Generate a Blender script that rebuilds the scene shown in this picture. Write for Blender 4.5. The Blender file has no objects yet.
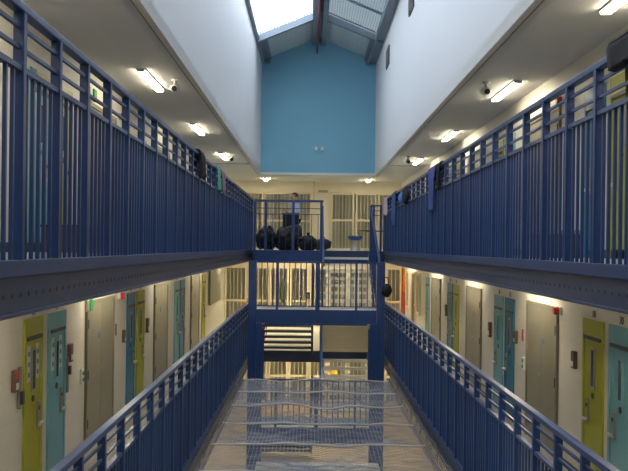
import bpy, bmesh, math, random
from mathutils import Vector, Matrix, noise
random.seed(7)
R = math.radians
SC = bpy.context.scene
COL = SC.collection

# ------------------------------------------------------------------ helpers
class MB:
    """collects shapes (world metres) and links them as ONE mesh object"""
    def __init__(s): s.bm = bmesh.new()
    def box(s, x0, x1, y0, y1, z0, z1, bev=0.0):
        m = Matrix.LocRotScale(Vector(((x0+x1)/2, (y0+y1)/2, (z0+z1)/2)), None,
                               Vector((abs(x1-x0), abs(y1-y0), abs(z1-z0))))
        r = bmesh.ops.create_cube(s.bm, size=1, matrix=m)
        if bev:
            es = {e for v in r['verts'] for e in v.link_edges}
            bmesh.ops.bevel(s.bm, geom=list(es), offset=bev, segments=2, affect='EDGES', profile=.5)
        return s
    def bar(s, a, b, w, h):
        """rectangular bar from a to b, w sideways, h upwards"""
        a, b = Vector(a), Vector(b); d = (b-a); L = d.length; d.normalize()
        up = Vector((0, 0, 1)) if abs(d.z) < .95 else Vector((0, 1, 0))
        sx = d.cross(up).normalized(); uz = sx.cross(d).normalized()
        M = Matrix((sx, d, uz)).transposed().to_4x4(); M.translation = (a+b)/2
        bmesh.ops.create_cube(s.bm, size=1, matrix=M @ Matrix.Diagonal((w, L, h, 1)))
        return s
    def cyl(s, a, b, r, r2=None, n=16):
        a, b = Vector(a), Vector(b); d = b-a
        q = d.to_track_quat('Z', 'Y')
        M = Matrix.LocRotScale((a+b)/2, q, None)
        bmesh.ops.create_cone(s.bm, cap_ends=True, segments=n, radius1=r, radius2=r if r2 is None else r2, depth=d.length, matrix=M)
        return s
    def tube(s, pts, r, n=8):
        pts = [Vector(p) for p in pts]
        for a, b in zip(pts, pts[1:]): s.cyl(a, b, r, n=n)
        for p in pts[1:-1]: s.ball(p, r, 1)
        return s
    def ball(s, c, r, sub=2, sc=(1, 1, 1)):
        M = Matrix.LocRotScale(Vector(c), None, Vector(sc))
        bmesh.ops.create_icosphere(s.bm, subdivisions=sub, radius=r, matrix=M)
        return s
    def quad(s, *ps):
        s.bm.faces.new([s.bm.verts.new(p) for p in ps]); return s
    def prism(s, poly, y0, y1):
        """polygon in x,z extruded along y"""
        a = [s.bm.verts.new((x, y0, z)) for x, z in poly]
        b = [s.bm.verts.new((x, y1, z)) for x, z in poly]
        n = len(poly)
        s.bm.faces.new(a); s.bm.faces.new(b[::-1])
        for i in range(n):
            s.bm.faces.new((a[i], b[i], b[(i+1) % n], a[(i+1) % n]))
        bmesh.ops.recalc_face_normals(s.bm, faces=s.bm.faces)
        return s
    def lathe(s, prof, c, n=24):
        c = Vector(c); rings = []
        for r, z in prof:
            rings.append([s.bm.verts.new(c+Vector((r*math.cos(2*math.pi*i/n), r*math.sin(2*math.pi*i/n), z))) for i in range(n)])
        for A, B in zip(rings, rings[1:]):
            for i in range(n):
                s.bm.faces.new((A[i], A[(i+1) % n], B[(i+1) % n], B[i]))
        s.bm.faces.new(rings[0][::-1]); s.bm.faces.new(rings[-1])
        return s
    def build(s, name, m, parent=None, smooth=False):
        xs = [v.co for v in s.bm.verts]
        lo = Vector((min(v.x for v in xs), min(v.y for v in xs), min(v.z for v in xs)))
        hi = Vector((max(v.x for v in xs), max(v.y for v in xs), max(v.z for v in xs)))
        c = (lo+hi)/2
        if parent is None: c.z = lo.z
        for v in s.bm.verts: v.co -= c
        me = bpy.data.meshes.new(name); s.bm.to_mesh(me); s.bm.free()
        if smooth:
            for p in me.polygons: p.use_smooth = True
        me.materials.append(m)
        o = bpy.data.objects.new(name, me); COL.objects.link(o)
        adopt(o, parent, c)
        return o
WORLD = {}
def adopt(o, parent, c):
    WORLD[o.name] = Vector(c)
    if parent is not None:
        o.parent = parent; o.location = Vector(c)-WORLD[parent.name]
    else:
        o.location = c
def tag(o, label=None, cat=None, group=None, kind=None):
    if label: o['label'] = label
    if cat: o['category'] = cat
    if group: o['group'] = group
    if kind: o['kind'] = kind
    return o
def thing(name, loc, label, cat, group=None, kind=None):
    o = bpy.data.objects.new(name, None); o.empty_display_size = .1; COL.objects.link(o)
    o.location = loc; WORLD[o.name] = Vector(loc)
    return tag(o, label, cat, group, kind)
def struct(o, label=None): return tag(o, label, None, None, 'structure')
def dup(o, parent, delta):
    c = o.copy(); COL.objects.link(c); c.parent = parent
    w = WORLD[o.name]+Vector(delta); WORLD[c.name] = w
    c.location = w-(WORLD[parent.name] if parent else Vector())
    return c
def dup_tree(o, delta, parent=None, label=None):
    kids = [k for k in list(COL.objects) if k.parent is o]
    c = dup(o, parent, delta)
    if label: c['label'] = label
    for k in kids: dup_tree(k, delta, c)
    return c

# ------------------------------------------------------------------ materials
def srgb(r, g, b):
    f = lambda c: (c/255/12.92) if c/255 <= .04045 else ((c/255+.055)/1.055)**2.4
    return (f(r), f(g), f(b), 1)
def mat(name, col, rough=.5, metal=0, var=0.0, scale=6, bump=0.0, bscale=60, spec=.5, emit=None, es=0):
    m = bpy.data.materials.new(name); m.use_nodes = True
    nt = m.node_tree; p = nt.nodes['Principled BSDF']
    p.inputs['Base Color'].default_value = col
    p.inputs['Roughness'].default_value = rough
    p.inputs['Metallic'].default_value = metal
    p.inputs['Specular IOR Level'].default_value = spec
    tc = nt.nodes.new('ShaderNodeTexCoord')
    if var:
        n = nt.nodes.new('ShaderNodeTexNoise'); n.inputs['Scale'].default_value = scale; n.inputs['Detail'].default_value = 6
        mx = nt.nodes.new('ShaderNodeMix'); mx.data_type = 'RGBA'
        a = tuple(min(1, c*(1-var)) for c in col[:3])+(1,); b = tuple(min(1, c*(1+var)) for c in col[:3])+(1,)
        mx.inputs[6].default_value = a; mx.inputs[7].default_value = b
        nt.links.new(tc.outputs['Object'], n.inputs['Vector'])
        nt.links.new(n.outputs['Fac'], mx.inputs[0]); nt.links.new(mx.outputs[2], p.inputs['Base Color'])
    if bump:
        n2 = nt.nodes.new('ShaderNodeTexNoise'); n2.inputs['Scale'].default_value = bscale
        bp = nt.nodes.new('ShaderNodeBump'); bp.inputs['Strength'].default_value = bump; bp.inputs['Distance'].default_value = .02
        nt.links.new(tc.outputs['Object'], n2.inputs['Vector'])
        nt.links.new(n2.outputs['Fac'], bp.inputs['Height']); nt.links.new(bp.outputs['Normal'], p.inputs['Normal'])
    if emit:
        p.inputs['Emission Color'].default_value = emit; p.inputs['Emission Strength'].default_value = es
    return m
def brick_wall(name, col):
    m = mat(name, col, .55, bump=0); nt = m.node_tree; p = nt.nodes['Principled BSDF']
    tc = nt.nodes.new('ShaderNodeTexCoord'); mp = nt.nodes.new('ShaderNodeMapping')
    mp.inputs['Rotation'].default_value = (0, R(90), R(90))
    # blockwork laid along y (length) and z (courses)
    cx = nt.nodes.new('ShaderNodeSeparateXYZ'); cb = nt.nodes.new('ShaderNodeCombineXYZ')
    b = nt.nodes.new('ShaderNodeTexBrick'); b.inputs['Scale'].default_value = 1
    b.inputs['Brick Width'].default_value = .45; b.inputs['Row Height'].default_value = .225
    b.inputs['Mortar Size'].default_value = .006
    k = .93
    b.inputs['Color1'].default_value = col; b.inputs['Color2'].default_value = tuple(c*.97 for c in col[:3])+(1,)
    b.inputs['Mortar'].default_value = tuple(c*k for c in col[:3])+(1,)
    nt.links.new(tc.outputs['Object'], cx.inputs[0])
    ad = nt.nodes.new('ShaderNodeMath'); nt.links.new(cx.outputs[0], ad.inputs[0]); nt.links.new(cx.outputs[1], ad.inputs[1])
    nt.links.new(ad.outputs[0], cb.inputs[0]); nt.links.new(cx.outputs[2], cb.inputs[1])
    nt.links.new(cb.outputs[0], b.inputs['Vector']); nt.links.new(b.outputs['Color'], p.inputs['Base Color'])
    return m
def stripes_glass(name, tint_a, tint_b, axis, freq):
    m = bpy.data.materials.new(name); m.use_nodes = True; nt = m.node_tree
    for n in list(nt.nodes): nt.nodes.remove(n)
    out = nt.nodes.new('ShaderNodeOutputMaterial'); tr = nt.nodes.new('ShaderNodeBsdfTransparent')
    gl = nt.nodes.new('ShaderNodeBsdfGlossy'); gl.inputs['Roughness'].default_value = .2
    mx = nt.nodes.new('ShaderNodeMixShader'); mx.inputs[0].default_value = .06
    tc = nt.nodes.new('ShaderNodeTexCoord'); w = nt.nodes.new('ShaderNodeTexWave')
    w.bands_direction = axis; w.inputs['Scale'].default_value = freq; w.inputs['Distortion'].default_value = .4
    cr = nt.nodes.new('ShaderNodeValToRGB'); cr.color_ramp.elements[0].color = tint_a; cr.color_ramp.elements[1].color = tint_b
    cr.color_ramp.elements[0].position = .0 if freq == 4 else .1; cr.color_ramp.elements[1].position = .28 if freq == 4 else .5
    nt.links.new(tc.outputs['Object'], w.inputs['Vector']); nt.links.new(w.outputs['Fac'], cr.inputs[0])
    nt.links.new(cr.outputs[0], tr.inputs['Color'])
    nt.links.new(tr.outputs[0], mx.inputs[1]); nt.links.new(gl.outputs[0], mx.inputs[2]); nt.links.new(mx.outputs[0], out.inputs[0])
    return m
M = dict(
    blue=mat('blue_gloss_paint', (.010, .040, .146, 1), .36, var=.12, scale=3),
    beam=mat('blue_beam_paint', (.024, .040, .098, 1), .45, var=.2, scale=4),
    white=mat('white_paint', (.71, .73, .765, 1), .6, var=.02, scale=.8),
    gable=mat('pale_blue_gable_paint', (.175, .42, .58, 1), .6, var=.05, scale=.7),
    cream=brick_wall('cream_blockwork', (.68, .65, .58, 1)),
    creamflat=mat('cream_paint', (.66, .62, .50, 1), .5, var=.04, scale=2),
    gloss=mat('cream_gloss_paint', (.66, .60, .43, 1), .3, var=.05, scale=2),
    soffit=mat('soffit_paint', (.74, .745, .74, 1), .7, var=.06, scale=1.2),
    soffitlow=mat('lower_soffit_paint', (.7, .68, .6, 1), .7, var=.04, scale=1.2),
    trim=mat('pale_grey_trim', (.62, .62, .60, 1), .5),
    trimdark=mat('dark_grey_and_shadow_line', (.22, .22, .23, 1), .6),
    vinyl=mat('grey_vinyl_floor', (.30, .30, .31, 1), .35, var=.08, scale=5),
    tan=mat('tan_vinyl_floor', (.33, .25, .14, 1), .35, var=.12, scale=3),
    lime=mat('lime_paint', (.36, .37, .02, 1), .4, var=.08, scale=5),
    teal=mat('pale_teal_paint', (.16, .38, .46, 1), .4, var=.08, scale=5),
    dkteal=mat('deep_teal_paint', (.012, .16, .29, 1), .4, var=.08, scale=5),
    grey=mat('olive_grey_laminate', (.225, .21, .155, 1), .35, var=.05, scale=3),
    greyd=mat('olive_grey_frame', (.19, .18, .135, 1), .4),
    steel=mat('brushed_steel', (.55, .54, .52, 1), .32, metal=1),
    brass=mat('brass', (.7, .52, .28, 1), .3, metal=1),
    dark=mat('dark_grey_plastic', (.03, .03, .035, 1), .4),
    slot=mat('dark_vision_glass', (.085, .09, .085, 1), .15),
    slotgrey=mat('grey_plate', (.30, .29, .26, 1), .35, metal=.4),
    paper=mat('paper', (.62, .62, .58, 1), .8),
    bluepr=mat('blue_print', (.08, .2, .42, 1), .6),
    brown=mat('brown_plastic', (.10, .06, .045, 1), .5),
    redd=mat('red_plastic', (.45, .012, .015, 1), .35),
    green=mat('green_plastic', (.0, .22, .06, 1), .4),
    whitep=mat('white_plastic', (.7, .7, .68, 1), .4),
    ink=mat('dark_ink', (.06, .05, .04, 1), .7),
    orange=mat('orange_paint', (.75, .22, .015, 1), .5),
    yellow=mat('yellow_paint', (.75, .42, .01, 1), .5),
    roofsteel=mat('grey_blue_steel', (.16, .20, .25, 1), .5, var=.1, scale=3),
    deck=mat('metal_deck', (.50, .56, .60, 1), .5),
    lamp=mat('lamp_diffuser', (.9, .9, .85, 1), .4, emit=(1, .87, .63, 1), es=46),
    lampfar=mat('bright_lamp_diffuser', (.9, .9, .85, 1), .4, emit=(1, .85, .56, 1), es=75),
    bag=mat('black_polythene', (.006, .006, .008, 1), .5, bump=.6, bscale=9, spec=.3),
    blackcloth=mat('black_cloth', (.008, .008, .012, 1), .9, bump=.2),
    bluecloth=mat('blue_towel', (.04, .07, .26, 1), .9, var=.2, scale=9, bump=.4),
    denim=mat('denim_cloth', (.03, .08, .20, 1), .9, var=.2, scale=9, bump=.4),
    skycloth=mat('bright_blue_cloth', (.06, .22, .62, 1), .9, bump=.4),
    palecloth=mat('pale_pink_towel', (.50, .42, .45, 1), .9, bump=.4),
    mintcloth=mat('mint_green_towel', (.10, .38, .36, 1), .9, bump=.4),
    mauvecloth=mat('mauve_towel', (.26, .18, .22, 1), .9, bump=.4),
    limecloth=mat('lime_cloth', (.32, .45, .05, 1), .9, bump=.4),
    olivecloth=mat('olive_cloth', (.05, .06, .04, 1), .9, bump=.4),
    shirt=mat('light_blue_shirt', (.38, .47, .62, 1), .8),
    skin=mat('skin', (.42, .23, .16, 1), .5),
    hair=mat('brown_hair', (.05, .032, .02, 1), .6),
    wire=mat('galvanised_wire', (.20, .23, .30, 1), .45, metal=.3),
    cable=mat('pale_rope', (.42, .43, .46, 1), .6),
    wiredark=mat('old_netting', (.15, .15, .16, 1), .6),
    pipe=mat('red_pipe', (.26, .035, .05, 1), .4),
    glass1=stripes_glass('clear_ribbed_glazing', (.04, .044, .05, 1), (1, 1, 1, 1), 'X', 4),
    glass2=stripes_glass('grey_louvred_glazing', (.165, .178, .182, 1), (.215, .23, .235, 1), 'X', 4.6),
    pane=stripes_glass('clear_pane', (.8, .82, .82, 1), (.9, .92, .92, 1), 'X', .5),
)
# metal deck gets ribs running down the slope
def ribs(m, freq, axis):
    nt = m.node_tree; p = nt.nodes['Principled BSDF']; tc = nt.nodes.new('ShaderNodeTexCoord')
    w = nt.nodes.new('ShaderNodeTexWave'); w.bands_direction = axis; w.inputs['Scale'].default_value = freq
    b = nt.nodes.new('ShaderNodeBump'); b.inputs['Strength'].default_value = .4; b.inputs['Distance'].default_value = .03
    nt.links.new(tc.outputs['Object'], w.inputs['Vector']); nt.links.new(w.outputs['Fac'], b.inputs['Height'])
    nt.links.new(b.outputs['Normal'], p.inputs['Normal'])
ribs(M['deck'], 4.2, 'X')

# ------------------------------------------------------------------ dimensions (m). z=0 upper landing, y away from camera
LX, RX = -1.55, 1.94            # edges of the void (railing lines)
LB, RB = -1.65, 2.06            # high walls of the nave
LW, RW = -2.97, 3.25            # cell walls
ZL = -2.65                      # lower landing
ZG = 2*ZL                       # ground
H = 2.43                        # gallery ceiling
YN, YB, YG, YL = -4.0, 30.5, 26.0, 21.1   # rear of building, far wall, gable, start of end landing

# ------------------------------------------------------------------ shell
def sbox(name, m, *a, label=None):
    return struct(MB().box(*a).build(name, M[m]), label)
sbox('wall_left', 'cream', LW-.25, LW, YN, YB, ZG, H, label='cream blockwork cell wall on the left')
sbox('wall_right', 'cream', RW, RW+.25, YN, YB, ZG, H, label='cream blockwork cell wall on the right')
sbox('wall_far', 'creamflat', LW-.25, RW+.25, YB, YB+.25, ZG, H, label='cream end wall behind the landing gates')
sbox('wall_near', 'creamflat', LW-.25, RW+.25, YN-.25, YN, ZG, 7.3)
sbox('wall_upper_left', 'white', LB-.2, LB, YN, YG+.2, H, 6.14, label='tall white wall above the left gallery')
sbox('wall_upper_right', 'white', RB, RB+.2, YN, YG+.2, H, 6.14, label='tall white wall above the right gallery')
struct(MB().prism([(LB, H), (RB, H), (RB, 6.15), (.2, 6.92), (LB, 6.15)], YG, YG+.2).build('wall_gable', M['gable']), 'blue painted gable wall under the skylight')
sbox('floor', 'tan', LW, RW, YN, YB, ZG-.2, ZG, label='tan ground floor seen through the netting')
sbox('ceiling_left', 'soffit', LW, LB, YN, YG+.2, H, H+.15, label='grey gallery ceiling on the left')
sbox('ceiling_right', 'soffit', RB, RW, YN, YG+.2, H, H+.15, label='grey gallery ceiling on the right')
sbox('ceiling_far', 'soffit', LW, RW, YG+.2, YB, H, H+.15, label='ceiling of the end landing')
# bulkhead trims along the foot of the high walls
for i, (xa, xb, s) in enumerate(((LB, LB-.075, -1), (RB, RB+.075, 1))):
    sbox('trim_%d' % (1+i*2), 'trim', xb, xa-s*.0, YN, YG, H-.018, H-.001)
    sbox('trim_%d' % (2+i*2), 'trimdark', xb+s*.015, xb, YN, YG, H-.022, H-.002)  # thin strip coloured dark to draw the shadow line beside the trim
sbox('trim_5', 'trim', LB, RB, YG-.05, YG-.001, H-.01, H+.075)
for i, (xa, xb) in enumerate(((LW, LB-.1), (RB+.1, RW))):
    sbox('trim_%d' % (6+i), 'trim', xa, xb, 22.6, 22.66, H-.03, H-.001)
# gallery slabs and end landings
for side, xa, xb in (('left', LW, LX), ('right', RX, RW)):
    for lev, z in (('upper', 0), ('lower', ZL)):
        o = MB().box(xa if side=='left' else xa+.031, xb-.031 if side=='left' else xb, YN, YL, z-.27, z).build('floor_%s_%s' % (lev, side), M['soffitlow'])
        struct(o, '%s landing slab on the %s' % (lev, side))
        x, s = (xb, 1) if side == 'left' else (xa, -1)
        struct(MB().box(xa+.001, xb-.001, YN, YB if False else YL, z-.0, z+.003).build('floor_vinyl_%s_%s' % (lev, side), M['vinyl']))
        wx, ws = (LW, 1) if side == 'left' else (RW, -1)
        struct(MB().box(wx, wx+ws*.012, YN, YB, z+.003, z+.10).build('baseboard_%s_%s' % (lev, side), M['dark']), 'dark baseboard of the %s %s landing' % (lev, side))
        b = MB().box(x-s*.03, x, YN, YL, z-.29, z-.085)
        beam = struct(b.build('trim_%d' % ({'upper': 20, 'lower': 22}[lev]+(side == 'right')), M['beam']), 'blue steel edge beam of the %s %s landing' % (lev, side))
        MB().box(x-s*.03, x+s*.025, YN, YL, z-.085, z+.004, .006).build('kerb_angle', M['blue'], beam)
        MB().box(x, x+s*.03, YN, YL, z-.292, z-.275).build('bottom_flange', M['beam'], beam)
        h = MB()
        y = 3.2
        while y < YL:
            h.cyl((x-s*.002, y, z-.185), (x+s*.003, y, z-.185), .014, n=8); y += .121
        tag(h.build('bolt_hole', M['trimdark'] if False else M['ink'], beam), kind='stuff')
for lev, z in (('upper', 0), ('lower', ZL)):
    struct(MB().box(LW, RW, YL, YB, z-.27, z).build('floor_far_%s' % lev, M['soffitlow']), '%s landing floor at the far end' % lev)
    struct(MB().box(LX, RX, YL-.06, YL, z-.29, z+.004).build('trim_%d' % (24+(lev == 'lower')), M['beam']), 'blue edge beam of the %s end landing' % lev)

# ------------------------------------------------------------------ roof
EZ, RZ, RXC = 6.14, 6.90, .2
def slope(xa, xb, ya, yb, lift=0, th=.02):
    """sloped slab between x=xa and x=xb on the roof plane"""
    def z(x): return (EZ+(RZ-EZ)*(x-LB)/(RXC-LB)) if x <= RXC else (EZ+(RZ-EZ)*(RB-x)/(RB-RXC))
    return MB().prism([(xa, z(xa)+lift), (xb, z(xb)+lift), (xb, z(xb)+lift+th), (xa, z(xa)+lift+th)], ya, yb)
YS = 23.0
n = 0
ys = [YN, .5, 5.0, 9.5, 14.0, 18.4, YS]
for ya, yb in zip(ys, ys[1:]):
    for xa, xb, g, d in ((LB-.2, RXC-.1, 'glass1', 'left'), (RXC+.1, RB+.2, 'glass2', 'right')):
        n += 1
        o = slope(xa, xb, ya+.02, yb-.02).build('window_%d' % n, M[g])
        struct(o, '%s skylight panel on the %s roof slope' % ('bright clear' if d == 'left' else 'grey louvred', d))
struct(slope(LB-.2, RXC, YS, YG+.2, 0, .06).build('ceiling_deck_left', M['deck']), 'ribbed metal roof deck left of the ridge')
struct(slope(RXC, RB+.2, YS, YG+.2, 0, .06).build('ceiling_deck_right', M['deck']), 'ribbed metal roof deck right of the ridge')
struct(slope(RXC-.12, RXC+.12, YN, YS, 0, .05).build('ceiling_ridge', M['roofsteel']), 'roof ridge strip')
def roofbeam(label, mb):
    return tag(mb.build('roof_beam', M['roofsteel']), label, 'beam', 'steel roof beams under the skylight')
roofbeam('steel ridge beam just left of the red pipe', MB().box(RXC-.19, RXC-.08, YN, YG, RZ-.26, RZ-.06).box(RXC-.21, RXC-.06, YN, YG, RZ-.27, RZ-.25))
roofbeam('steel ridge beam just right of the red pipe', MB().box(RXC+.10, RXC+.21, YN, YG, RZ-.26, RZ-.06).box(RXC+.08, RXC+.23, YN, YG, RZ-.27, RZ-.25))
roofbeam('steel gutter beam along the top of the left high wall', MB().box(LB, LB+.10, YN, YG, EZ-.11, EZ+.02))
roofbeam('wide steel gutter beam along the top of the right high wall', MB().box(RB-.24, RB, YN, YG, EZ-.08, EZ+.02).box(RB-.27, RB-.23, YN, YG, EZ-.14, EZ+.06))
roofbeam('sloping steel rafter below the bright left glazing', slope(LB+.05, RXC-.19, YS, YS+.16, -.19, .18))
roofbeam('sloping steel rafter below the grey right glazing', slope(RXC+.21, RB-.05, YS, YS+.16, -.19, .18))
roofbeam('slim steel glazing bar crossing the grey right glazing', slope(RXC+.21, RB-.05, 20.9, 20.96, -.07, .06))
for x, w in ((LB+.22, 'left'), (RB-.30, 'right')):
    roofbeam('short steel strut against the blue gable at its %s end' % w, MB().box(x-.05, x+.05, YG-.22, YG-.02, EZ-.10, EZ+.10).box(x-.09, x+.09, YS+.1, YG-.02, EZ+.02, EZ+.07))
pp = MB().tube([(RXC-.02, YN+.05, RZ-.30), (RXC-.03, 24.2, RZ-.30), (RXC-.06, 25.4, RZ-.36), (RXC-.06, YG-.03, RZ-.52)], .028)
tag(pp.build('sprinkler_pipe', M['pipe']), 'red sprinkler pipe running under the roof ridge to the blue gable', 'pipe')
# dark wall vents on the right high wall
for y, z, t in ((21.8, 5.02, 'small dark vent high on the right white wall, beside the blue gable'), (16.7, 5.02, 'small dark vent high on the right white wall, nearer the camera')):
    v = thing('wall_vent', (RB, y, z), t, 'vent', 'vents on the right high wall')
    MB().box(RB-.03, RB-.001, y-.38, y+.38, z, z+.52, .008).build('frame', M['dark'], v)
    s = MB()
    for k in range(8): s.box(RB-.045, RB-.02, y-.34, y+.34, z+.04+k*.058, z+.065+k*.058)
    s.build('slats', M['trimdark'], v)
# two little fixings on the gable
for x in (.14, .34):
    tag(MB().box(x-.05, x+.05, YG-.06, YG, 3.22, 3.34, .015).cyl((x, YG-.12, 3.25), (x, YG-.05, 3.27), .03).build('wall_fixing', M['whitep']),
        'small white fixing low on the blue gable, %s of two' % ('left' if x < .2 else 'right'), 'fixing', 'fixings on the gable')

# ------------------------------------------------------------------ railings of the galleries
def gallery_rail(x, z0, y0, y1, phase, s, label):
    t = thing('railing', (x, (y0+y1)/2, z0+.004), label, 'railing')
    MB().box(x-.032, x+.032, y0, y1, z0+1.31, z0+1.355, .006).build('top_rail', M['blue'], t)
    for z in (1.225, 1.115): MB().box(x-.010, x+.010, y0, y1, z0+z, z0+z+.02).build('mid_rail', M['blue'], t)
    MB().box(x-.02, x+.02, y0, y1, z0+1.0, z0+1.03).build('lower_rail', M['blue'], t)
    p0 = b0 = None; y = phase; nbal = 0; rest = MB(); SP = .607
    def post(y):
        return MB().box(x-.03, x+.03, y, y+.045, z0+.004, z0+1.312, .003).build('post', M['blue'], t)
    def bal(y, mb=None):
        mb2 = mb or MB()
        mb2.box(x-.010, x+.010, y-.0095, y+.0095, z0+.004, z0+1.002)
        if mb is None: return mb2.build('baluster', M['blue'], t)
    while y < y1-.04:
        if p0 is None: p0 = post(y); yp = y
        else: dup(p0, t, (0, y-yp, 0))
        for k in range(1, 6):
            yy = y+.0225+k*SP/6
            if yy > y1-.05: continue
            nbal += 1
            if b0 is None: b0 = bal(yy); yb = yy
            elif nbal <= 100: dup(b0, t, (0, yy-yb, 0))
            else: bal(yy, rest)
        y += SP
    dup(p0, t, (0, y1-.045-yp, 0))
    tag(rest.build('far_baluster', M['blue'], t), kind='stuff')
    return t
gallery_rail(LX, 0, 2.9, 21.1, 3.0, 1, 'long blue railing of the upper landing on the left')
gallery_rail(RX, 0, 2.9, 21.1, 2.97, -1, 'long blue railing of the upper landing on the right')
gallery_rail(LX, ZL, 2.9, 21.1, 2.96, 1, 'long blue railing of the lower landing on the left')
gallery_rail(RX, ZL, 2.9, 21.1, 3.15, -1, 'long blue railing of the lower landing on the right')

# ------------------------------------------------------------------ stair tower at the far end of the void
TY = 18.0; HL = ZL/2; TXL, TXR = -1.36, 1.66
def stair_level(dz, lev):
    zf = HL+dz
    o = thing('half_landing', (0, TY+.55, zf), 'blue edged half landing of the %s staircase' % lev, 'landing')
    MB().box(TXL, TXR, TY+.125, TY+1.1, zf-.06, zf).build('deck', M['wire'], o)
    MB().box(TXL+.165, TXR-.165, TY-.03, TY+.02, zf-.30, zf+.004).build('edge_beam', M['blue'], o)
    MB().box(TXL+.36, TXR-.36, TY-.05, TY+.03, zf-.34, zf-.30).build('edge_beam_flange', M['blue'], o)
    MB().box(TXL+.165, TXR-.165, TY-.035, TY+.12, zf+.005, zf+.02).build('nosing', M['trim'], o)
    # its railing
    r = thing('railing', (0, TY, zf+.02), 'blue barred railing on the %s half landing' % lev, 'railing')
    MB().box(TXL, TXR, TY-.03, TY+.02, zf+1.05, zf+1.09, .006).build('top_rail', M['blue'], r)
    MB().box(TXL, TXR, TY-.02, TY+.01, zf+.07, zf+.09).build('bottom_rail', M['blue'], r)
    p0 = None
    for x in (TXL+.62, .17, TXR-.62):
        w = .05 if x == .17 else .025
        q = MB().box(x-w, x+w, TY-.045, TY+.01, zf-.26, zf+1.05).build('post', M['blue'], r)
    b0 = None; x = TXL+.15
    while x < TXR-.12:
        if b0 is None: b0 = MB().cyl((x, TY-.005, zf+.08), (x, TY-.005, zf+1.06), .011, n=8).build('baluster', M['blue'], r); xb = x
        else: dup(b0, r, (x-xb, 0, 0))
        x += .125
    # flights, rising to the right (up), falling to the left (down)
    for up in (True, False):
        xa, xb = (.32, 1.50) if up else (-1.20, .05)
        f = thing('stair_flight', ((xa+xb)/2, TY+1.1, zf+dz*0), ('right hand flight climbing behind the %s half landing' if up else 'left hand open flight descending behind the %s half landing') % lev, 'stairs', 'stair flights of the tower')
        t0 = None; rise = abs(ZL)/2/8
        for k in range(1, 8):
            y = TY+1.1+.25*(k-1) if up else TY+1.1+.25*(k-1)
            z = zf+(rise*k if up else -rise*k)
            if t0 is None:
                t0 = MB().box(xa, xb, y, y+.26, z-.045, z).build('tread', M['trim'] if up else M['beam'], f); k0 = (y, z)
                n0 = MB().box(xa, xb, y-.012, y+.02, z-.055, z+.004).build('tread_nosing', M['trim'] if up else M['beam'], t0)
            else: dup_tree(t0, (0, y-k0[0], z-k0[1]), f)
        sgn = 1 if up else -1
        for x in (xa-.03, xb+.03):
            MB().bar((x, TY+1.05, zf-.05), (x, YL-.04, zf-.05+sgn*(abs(ZL)/2-.05)), .03, .2).build('stringer', M['blue'], f)
        for x in ((xa-.02, xb+.08) if up else (xb+.02,)):
            q = thing('stair_handrail', (x, TY+1.1, zf), ('sloping blue handrail on the %s side of the right hand flight, %s storey' % ('left' if x < .5 else 'right', lev)) if up else 'sloping blue handrail beside the descending flight, %s storey' % lev, 'handrail', 'stair handrails of the tower')
            ya, yb = (TY+.05, YL-.05) if up else (TY+1.1, YL-.05)
            za, zb = (zf+1.0, zf+abs(ZL)/2+1.15) if up else (zf+1.0, zf-abs(ZL)/2+1.0)
            MB().bar((x, ya, za), (x, yb, zb), .05, .05).build('rail', M['blue'], q)
            b1 = None
            for k in range(14):
                u = (k+.5)/14; yy = ya+(yb-ya)*u; zt = za+(zb-za)*u
                if yy < TY+1.12: continue
                zz = zf+sgn*(yy-TY-1.1)/1.95*abs(ZL)/2
                if b1 is None: b1 = MB().box(x-.008, x+.008, yy-.008, yy+.008, zz, zt).build('baluster', M['blue'], q); y1, z1 = yy, zt
                else: dup(b1, q, (0, yy-y1, zt-z1))
            MB().box(x-.03, x+.03, yb-.06, yb, zf+(abs(ZL)/2 if up else -abs(ZL)/2)+.004, zb+.03).build('newel_post', M['blue'], q)
stair_level(0, 'upper')
stair_level(ZL, 'lower')
# columns, thin above the half landing and wide below it
for x, s, w in ((TXL, 1, 'left'), (TXR, -1, 'right')):
    c = thing('steel_column', (x+s*.1, TY+.05, ZG), 'blue steel column at the %s front corner of the stair tower' % w, 'column')
    MB().box(x-s*.02, x+s*.16, TY-.08, TY+.12, ZG, HL+1.09, .006).build('shaft', M['blue'], c)
    MB().box(x+s*.16, x+s*.30, TY-.05, TY+.10, ZG, HL-.301, .006).build('inner_shaft', M['blue'], c)
    MB().box(x+s*.30, x+s*.34, TY-.03, TY+.04, ZL-.3, HL-.42, .004).build('gate_jamb', M['blue'], c)
# upper platform left of the stair head
pf = thing('landing_platform', (-.53, 20.2, 0), 'blue edged platform on the upper landing carrying the black bags', 'landing')
MB().box(TXL, .28, 19.2, YL-.065, -.08, 0).build('deck', M['vinyl'], pf)
MB().box(TXL, .28, 19.15, 19.2, -.29, .004).build('edge_beam', M['blue'], pf)
MB().box(TXL, TXL+.03, 19.2, YL-.065, -.27, -.08).build('side_beam', M['blue'], pf)
MB().box(.25, .28, 19.2, YL-.065, -.27, -.08).build('side_beam', M['blue'], pf)
pr = thing('railing', (-.53, 19.18, 0), 'blue railing along the front of the platform with the bags', 'railing')
MB().box(TXL, .30, 19.15, 19.20, 1.16, 1.215, .006).build('top_rail', M['blue'], pr)
for z in (1.0, .86): MB().box(TXL, .28, 19.17, 19.19, z, z+.018).build('mid_rail', M['blue'], pr)
for x in (TXL+.02, -1.08, -.42, .25): MB().box(x-.03, x+.03, 19.145, 19.20, .004, 1.17).build('post', M['blue'], pr)
b0 = None; x = TXL+.14
while x < .2:
    if b0 is None: b0 = MB().cyl((x, 19.18, .004), (x, 19.18, .87), .008, n=8).build('baluster', M['blue'], pr); xb = x
    else: dup(b0, pr, (x-xb, 0, 0))
    x += .155
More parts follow.
